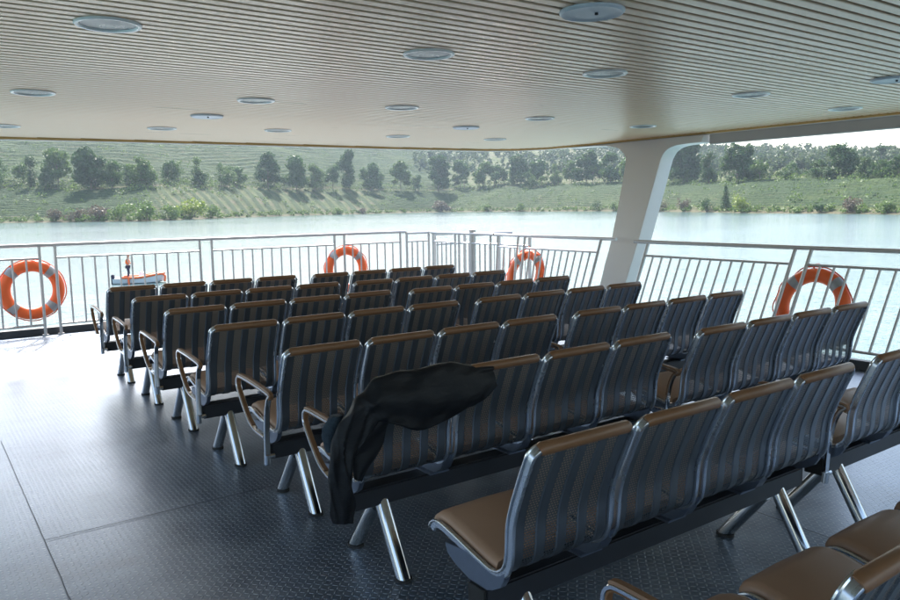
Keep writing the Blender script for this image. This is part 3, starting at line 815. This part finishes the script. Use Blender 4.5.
def make_bench():
    root = empty('beam_seat_bench')
    b = MB(); b.box((.0, .175, .272), (BL+.01, .262, .352)); b.build('beam', M['beam'], root, off=OFF, bevel=.006)
    for xe in (-.006, BL+.0102):
        b = MB(); b.box((xe, .178, .275), (xe+.0055, .259, .349)); b.build('beam_cap', M['rubber'], root, off=OFF, bevel=.002)
    for j in range(4): make_seat(root, j)
    poly = [(.385, .424), (.372, .395), (.335, .375), (.262, .353), (.175, .353), (.150, .362), (.112, .385), (.094, .415), (.091, .45)]
    up = [(PR[i][0]+NR[i][0]*.008, PR[i][1]+NR[i][1]*.008) for i in range(10, 28) if PR[i][0] < .385 and (PR[i][1] < .45)]
    outl = poly+[p for p in reversed(up)]
    for j in range(5):
        xc = j*SP-(SP-SW)/2 if 0 < j < 4 else (.012 if j == 0 else BL-.012)
        wd = .026 if 0 < j < 4 else .011
        b = MB(); b.prism(outl, 'x', xc-wd, xc+wd); b.build('bracket', M['bracket'], root, off=OFF, bevel=.003, smooth=True)
        if 0 < j < 4:
            b = MB(); b.box((xc-.05, .155, .35), (xc+.05, .285, .358)); b.build('clamp_plate', M['bracket'], root, off=OFF, bevel=.002)
    for xl in (.158, BL-.14):
        for (yf, yt, zt) in ((.046, .210, .300), (.436, .245, .262)):
            # tube cut level at the floor
            v0 = Vector((xl, yf, .012)); v1 = Vector((xl, yt, zt)); t = (v1-v0).normalized(); b = MB(); n = 20; r = .029
            u = Vector((1, 0, 0)); w_ = t.cross(u); rings = []
            for s_ in (0, 1):
                ring = []
                for k in range(n):
                    o = u*r*math.cos(2*math.pi*k/n)+w_*r*math.sin(2*math.pi*k/n); p = (v0 if s_ == 0 else v1)+o
                    if s_ == 0: p = p - t*((p.z-.012)/t.z)
                    else: p = p - t*((p.y-yt)/t.y)*0.6
                    ring.append(p)
                rings.append(ring)
            b.loft(rings); lg = b.build('leg', M['chrome'], root, off=OFF)
            b = MB(); rr = []
            for z in (0.0, .0125):
                rr.append([Vector((xl+.033*math.cos(2*math.pi*k/n), yf+.040*math.sin(2*math.pi*k/n), z)) for k in range(n)])
            b.loft(rr); b.build('rubber_foot', M['rubber'], lg, off=OFF)
    b = MB()
    return root
def add_arm(root):
    x = -.034
    path = [(.150, .262), (.142, .40), (.122, .54), (.100, .592), (.072, .614), (.060, .617)]
    loop = [(.146, .300), (.140, .42), (.122, .53), (.096, .590), (.075, .607), (.10, .618), (.25, .632), (.43, .640), (.474, .632), (.488, .606), (.480, .572), (.42, .50), (.345, .432), (.27, .405), (.19, .398), (.155, .395)]
    P = catmull(loop, 4); rings = []
    for i, p in enumerate(P):
        n = normal(i, P)
        rings.append([Vector((x+sx*.0135, p[0]+n[0]*dn, p[1]+n[1]*dn)) for sx, dn in ((-1, -.004), (-.75, -.0065), (.75, -.0065), (1, -.004), (1, .004), (.75, .0065), (-.75, .0065), (-1, .004))])
    b = MB(); b.loft(rings)
    b.tube([(x, .150, .262), (x, .146, .31)], .015, 12); b.tube([(x, .151, .30), (.004, .151, .30)], .013, 10)
    a = b.build('armrest', M['chrome'], root, off=OFF, angle=35)
    b = MB(); rings = []
    for i in range(6, len(P)-10):
        p = P[i]; n = normal(i, P)
        s = 1
        rings.append([Vector((x+sx*.0115, p[0]+n[0]*dn, p[1]+n[1]*dn)) for sx, dn in ((-1, -.0068), (1, -.0068), (.8, -.0115), (-.8, -.0115))])
    b.loft(rings); b.build('arm_pad', M['roll'], a, off=OFF, angle=35)
    b = MB(); rings = []
    for i in range(14, 32):
        p = P[i]; n = normal(i, P)
        rings.append([Vector((x+sx*.0125, p[0]+n[0]*dn, p[1]+n[1]*dn)) for sx, dn in ((-1, .0068), (1, .0068), (.7, .0135), (-.7, .0135))])
    b.loft(rings); b.build('arm_pad', M['roll'], a, off=OFF, angle=35)
    return a
plain = make_bench()
armed = copy_tree(plain); add_arm(armed)
BENCH = [  # x, y of the left back corner, armrest, label
 (1.336, 6.768, 1, 'four-seat bench nearest the bow railing on the left, with armrest'),
 (1.322, 5.856, 1, 'left block bench in the second row from the bow'),
 (1.318, 4.993, 1, 'left block bench in the third row from the bow'),
 (1.318, 4.118, 1, 'left block bench in the fourth row from the bow'),
 (1.352, 3.204, 1, 'left block bench just in front of the one with the black jacket'),
 (1.340, 2.390, 1, 'four-seat bench with the black jacket hung over its left seats'),
 (1.300, 1.477, 0, 'bench behind the jacket bench, its left brown seat showing without armrest'),
 (1.240, .615, 1, 'nearest bench, brown seat cushions cut by the bottom right corner'),
 (3.172, 6.713, 1, 'right block bench in the first row, nearest the bow'),
 (3.114, 5.783, 1, 'right block bench in the second row from the bow'),
 (3.139, 4.915, 1, 'right block bench in the third row from the bow'),
 (3.164, 4.113, 1, 'right block bench in the fourth row, left of the slanting pillar foot'),
 (3.200, 3.210, 1, 'right block bench in the fifth row from the bow'),
 (3.198, 2.339, 1, 'right block bench before the right lifebuoy, beside the jacket bench'),
 (3.180, 1.479, 1, 'bench cut by the right edge of the picture, over the sunlit deck')]
first = {0: True, 1: True}
for x, y, arm, lab in BENCH:
    src = armed if arm else plain
    o = src if first[arm] else copy_tree(src); first[arm] = False
    o.location = (x+OFF[0], y+OFF[1], 0); o.rotation_euler.z = math.sin(x*37+y*91)*.0035; tag(o, lab, 'seat bench', 'rows of four-seat benches facing the bow')

# ------------------------------------------------------------------ jacket
def jacket():
    sec = [(1.162,.352,1.236,.335),(1.153,.42,1.248,.391),(1.150,.50,1.246,.45),(1.153,.573,1.243,.51),(1.168,.642,1.243,.560),(1.182,.693,1.265,.60),(1.219,.735,1.315,.64),(1.269,.785,1.35,.690),
           (1.311,.812,1.417,.675),(1.360,.850,1.486,.640),(1.434,.858,1.559,.636),(1.522,.860,1.653,.650),(1.614,.864,1.736,.668),(1.69,.866,1.801,.690),(1.778,.846,1.857,.712),(1.895,.828,1.892,.736)]
    S = catmull(sec, 6); root_loc = (1.50, 2.37, .80); b = MB(); n = 40; rings = []
    rng = np.random.default_rng(4)
    for i, s in enumerate(S):
        t = i/(len(S)-1); a = np.array(s[:2]); c = np.array(s[2:]); m = (a+c)/2; h = (a-c)/2; L = np.hypot(*h)
        over = np.clip((t-.42)/.12, 0, 1)        # part that lies over the seat backs
        th = .030*(1-over)+.031*over
        th = th*min(1, .35+3*t, .35+4*(1-t))
        ring = []
        for k in range(n):
            an = 2*math.pi*k/n; cu = math.cos(an); su = math.sin(an)
            pw = 1-.45*over; cu = math.copysign(abs(cu)**pw, cu); su = math.copysign(abs(su)**pw, su)
            q = m+h*cu*(1+.0*su)
            yy = 2.352-.004*over
            # cloth hugs the back: rides over the top edge, hangs flat below it
            yy += over*(.030*max(0, cu)**2) + (1-over)*(.02)*0
            fold = .008*math.sin(4*cu+9*t+1.5*su)+.004*math.sin(21*t+5*cu)+.005*math.sin(33*t-8*cu+1)+.0035*math.sin(13*cu-58*t+2*math.sin(6*t))
            fold *= min(1, 3*t+.3)
            yd = -su*th + (-fold if su > -.2 else 0)*1.0
            edge = .0025*math.sin(31*t+an*2)+.003*math.sin(57*t+3*an)
            if t > .97: edge *= .2
            q = q+h/L*edge*cu
            ring.append(Vector((q[0], yy+yd*.9 + (0 if over < .5 else -.008), q[1])))
        rings.append(ring)
    b.loft(rings)
    o = b.build('jacket', M['nylon'], None, off=root_loc, angle=70); o.location = root_loc
    tag(o, 'black jacket draped over the seat backs, one sleeve hanging over the armrest', 'jacket')
    def ringpt(i, k): return rings[i][k % n]
    b2 = MB(); b2.loft([[Vector(((p.x-1.197)*1.05+1.197, (p.y-2.352)*1.1+2.352, p.z)) for p in rings[i]] for i in range(0, 5)]); b2.build('cuff', M['nylon'], o, off=root_loc, angle=60)
    b2 = MB(); b2.tube([ringpt(i, 28)+Vector((0, -.002, 0)) for i in range(4, len(rings)-3)], .0022, 6); b2.build('seam', M['fleece'], o, off=root_loc)
    # second sleeve lobe hanging under the shoulder
    sec = [(1.240, .50, 1.30, .47), (1.245, .56, 1.335, .54), (1.262, .61, 1.372, .60), (1.285, .66, 1.395, .655), (1.31, .71, 1.42, .70), (1.33, .76, 1.44, .74)]
    S = catmull(sec, 4); b = MB(); rings = []
    for i, s in enumerate(S):
        t = i/(len(S)-1); a = np.array(s[:2]); c = np.array(s[2:]); m = (a+c)/2; h = (a-c)/2; ring = []
        for k in range(24):
            an = 2*math.pi*k/24; q = m+h*math.cos(an)*min(1, .55+2*t)
            ring.append(Vector((q[0], 2.362-math.sin(an)*.024*min(1, .4+2*t)-.006*math.sin(11*t+3*math.cos(an)), q[1])))
        rings.append(ring)
    b.loft(rings); b.build('sleeve', M['nylon'], o, off=root_loc, angle=70)
    sec = [(1.17, .60, 1.20, .60), (1.158, .64, 1.215, .64), (1.155, .68, 1.225, .68), (1.175, .71, 1.235, .71), (1.19, .728, 1.235, .728)]
    S = catmull(sec, 4); b = MB(); rings = []
    for i, s in enumerate(S):
        a = np.array(s[:2]); c = np.array(s[2:]); m = (a+c)/2; h = (a-c)/2; ring = []
        for k in range(24):
            an = 2*math.pi*k/24; jj = 1+.07*math.sin(5*an+i*1.7)+.05*math.sin(9*an+i*3.1); q = m+h*math.cos(an)*jj
            ring.append(Vector((q[0], 2.405-math.sin(an)*.022*jj, q[1])))
        rings.append(ring)
    b.loft(rings); b.build('fleece_lining', M['fleece'], o, off=root_loc, angle=70)
jacket()

# ------------------------------------------------------------------ speedboat and its driver
def skinned(name, pts, edges, radii, mat, parent, sub=2):
    me = bpy.data.meshes.new(name); me.from_pydata(pts, edges, []); me.materials.append(mat)
    o = bpy.data.objects.new(name, me); C.objects.link(o)
    if parent: o.parent = parent
    sk = o.modifiers.new('skin', 'SKIN'); sk.use_smooth_shade = True
    for v, r in zip(me.skin_vertices[0].data, radii):
        v.radius = r if hasattr(r, '__len__') else (r, r)
    me.skin_vertices[0].data[0].use_root = True
    s = o.modifiers.new('sub', 'SUBSURF'); s.levels = sub; s.render_levels = sub
    return o
def boat():
    loc = (13.2, 55.8, WATER_Z); rz = R(-22)
    root = empty('speedboat', loc, rz); tag(root, 'small white speedboat with orange tubes, out on the lake at the left', 'boat')
    L = 3.3; b = MB(); rings = []
    for k in range(15):
        t = k/14; x = -L/2+L*t; wd = .74*min(1, .85+.6*t)*(1-max(0, (t-.55)/.45)**2.2)+.01; ke = -.18+.34*max(0, (t-.6)/.4)**2; gz = .36+.20*t**2
        rings.append([Vector((x, -wd, gz)), Vector((x, -wd*.92, .1+ke*.3)), Vector((x, -wd*.4, ke*.8)), Vector((x, 0, ke)), Vector((x, wd*.4, ke*.8)), Vector((x, wd*.92, .1+ke*.3)), Vector((x, wd, gz)), Vector((x, wd*.8, gz-.02)), Vector((x, 0, gz-.12)), Vector((x, -wd*.8, gz-.02))])
    b.loft(rings); b.build('hull', M['hull_white'], root, angle=50)
    for s in (-1, 1):
        b = MB(); pts = []
        for k in range(13):
            t = .16+.84*k/12; x = -L/2+L*t; wd = .74*min(1, .85+.6*t)*(1-max(0, (t-.55)/.45)**2.2)+.03
            pts.append((x, s*wd, .40+.2*t**2+.03*math.sin(9*t)))
        b.tube(pts, .085, 9); b.build('side_tube', M['orange'], root)
    b = MB(); b.tube([(L/2-.45, 0, .62), (L/2-.1, -.1, .62), (L/2+.10, -.22, .42), (L/2+.06, -.3, .05)], .075, 8); b.build('bow_fender', M['orange'], root)
    b = MB(); b.tube([(-.55, -.78, .46), (-.58, -.83, .22), (-.55, -.84, -.05)], .07, 8); b.build('side_fender', M['orange'], root)
    b = MB(); b.prism([(-.05, .3), (.45, .3), (.35, .72), (.1, .78)], 'y', -.28, .28); b.build('console', M['hull_white'], root, smooth=False, bevel=.02)
    b = MB(); b.box((-1.82, -.16, -.1), (-1.62, .16, .62)); b.tube([(-1.72, 0, -.1), (-1.74, 0, -.45)], .06, 8); b.build('outboard_motor', M['navy'], root, smooth=False, bevel=.04)
    # driver
    px, py, pz = -.72, 0, .26
    P = empty('person', (loc[0]+math.cos(rz)*px-math.sin(rz)*py, loc[1]+math.sin(rz)*px+math.cos(rz)*py, loc[2]+pz), rz)
    tag(P, 'person in orange life vest and dark trousers standing in the speedboat', 'person')
    pts = [(0,0,.92),(0,0,1.12),(.03,0,1.36),(.05,0,1.48),(.07,0,1.60),(.08,0,1.72),
           (.02,-.10,.88),(.08,-.12,.48),(.0,-.13,.06),(.12,-.13,.03),
           (.02,.10,.88),(.03,.12,.48),(-.05,.13,.06),(.07,.13,.03),
           (.03,-.19,1.42),(.12,-.24,1.16),(.34,-.18,1.06),(.42,-.16,1.05),
           (.03,.19,1.42),(.12,.24,1.16),(.34,.18,1.06),(.42,.16,1.05)]
    eg = [(0,1),(1,2),(2,3),(3,4),(4,5),(0,6),(6,7),(7,8),(8,9),(0,10),(10,11),(11,12),(12,13),(2,14),(14,15),(15,16),(16,17),(2,18),(18,19),(19,20),(20,21)]
    rd = [(.13,.11),(.13,.10),(.14,.10),.055,.10,.085,.09,.065,.045,.04,.09,.065,.045,.04,.055,.042,.034,.03,.055,.042,.034,.03]
    skinned('body', pts, eg, rd, M['skin'], P)
    skinned('life_vest', [(0,0,1.02),(.02,0,1.25),(.03,0,1.44)], [(0,1),(1,2)], [(.19,.16),(.21,.17),(.17,.13)], M['vest'], P, 2)
    skinned('trousers', [(0,0,.95),(.02,-.10,.88),(.08,-.12,.48),(.0,-.13,.10),(.02,.10,.88),(.03,.12,.48),(-.05,.13,.10)], [(0,1),(1,2),(2,3),(0,4),(4,5),(5,6)], [(.16,.13),.115,.085,.065,.115,.085,.065], M['navy'], P, 1)
    b = MB(); b.tube([(.08, 0, 1.66), (.08, 0, 1.74), (.07, 0, 1.79)], [.112, .108, .05], 12); b.build('cap', M['vest'], P)
boat()

# ------------------------------------------------------------------ haze over the lake
def haze():
    m = bpy.data.materials.new('haze_air'); m.use_nodes = True; t = m.node_tree
    for n in list(t.nodes):
        if n.type == 'BSDF_PRINCIPLED': t.nodes.remove(n)
    v = t.nodes.new('ShaderNodeVolumePrincipled'); v.inputs['Color'].default_value = (.68, .84, .98, 1); v.inputs['Density'].default_value = HAZE
    v.inputs['Anisotropy'].default_value = .2
    t.links.new(v.outputs[0], t.nodes['Material Output'].inputs['Volume'])
    b = MB(); b.box((-2300, -300, WATER_Z-12), (2600, 2600, 240)); o = b.build('haze', m, smooth=False); o['kind'] = 'stuff'
    o['label'] = 'pale haze lying over the lake and hills'; o['category'] = 'haze'
HAZE = .00011
haze()
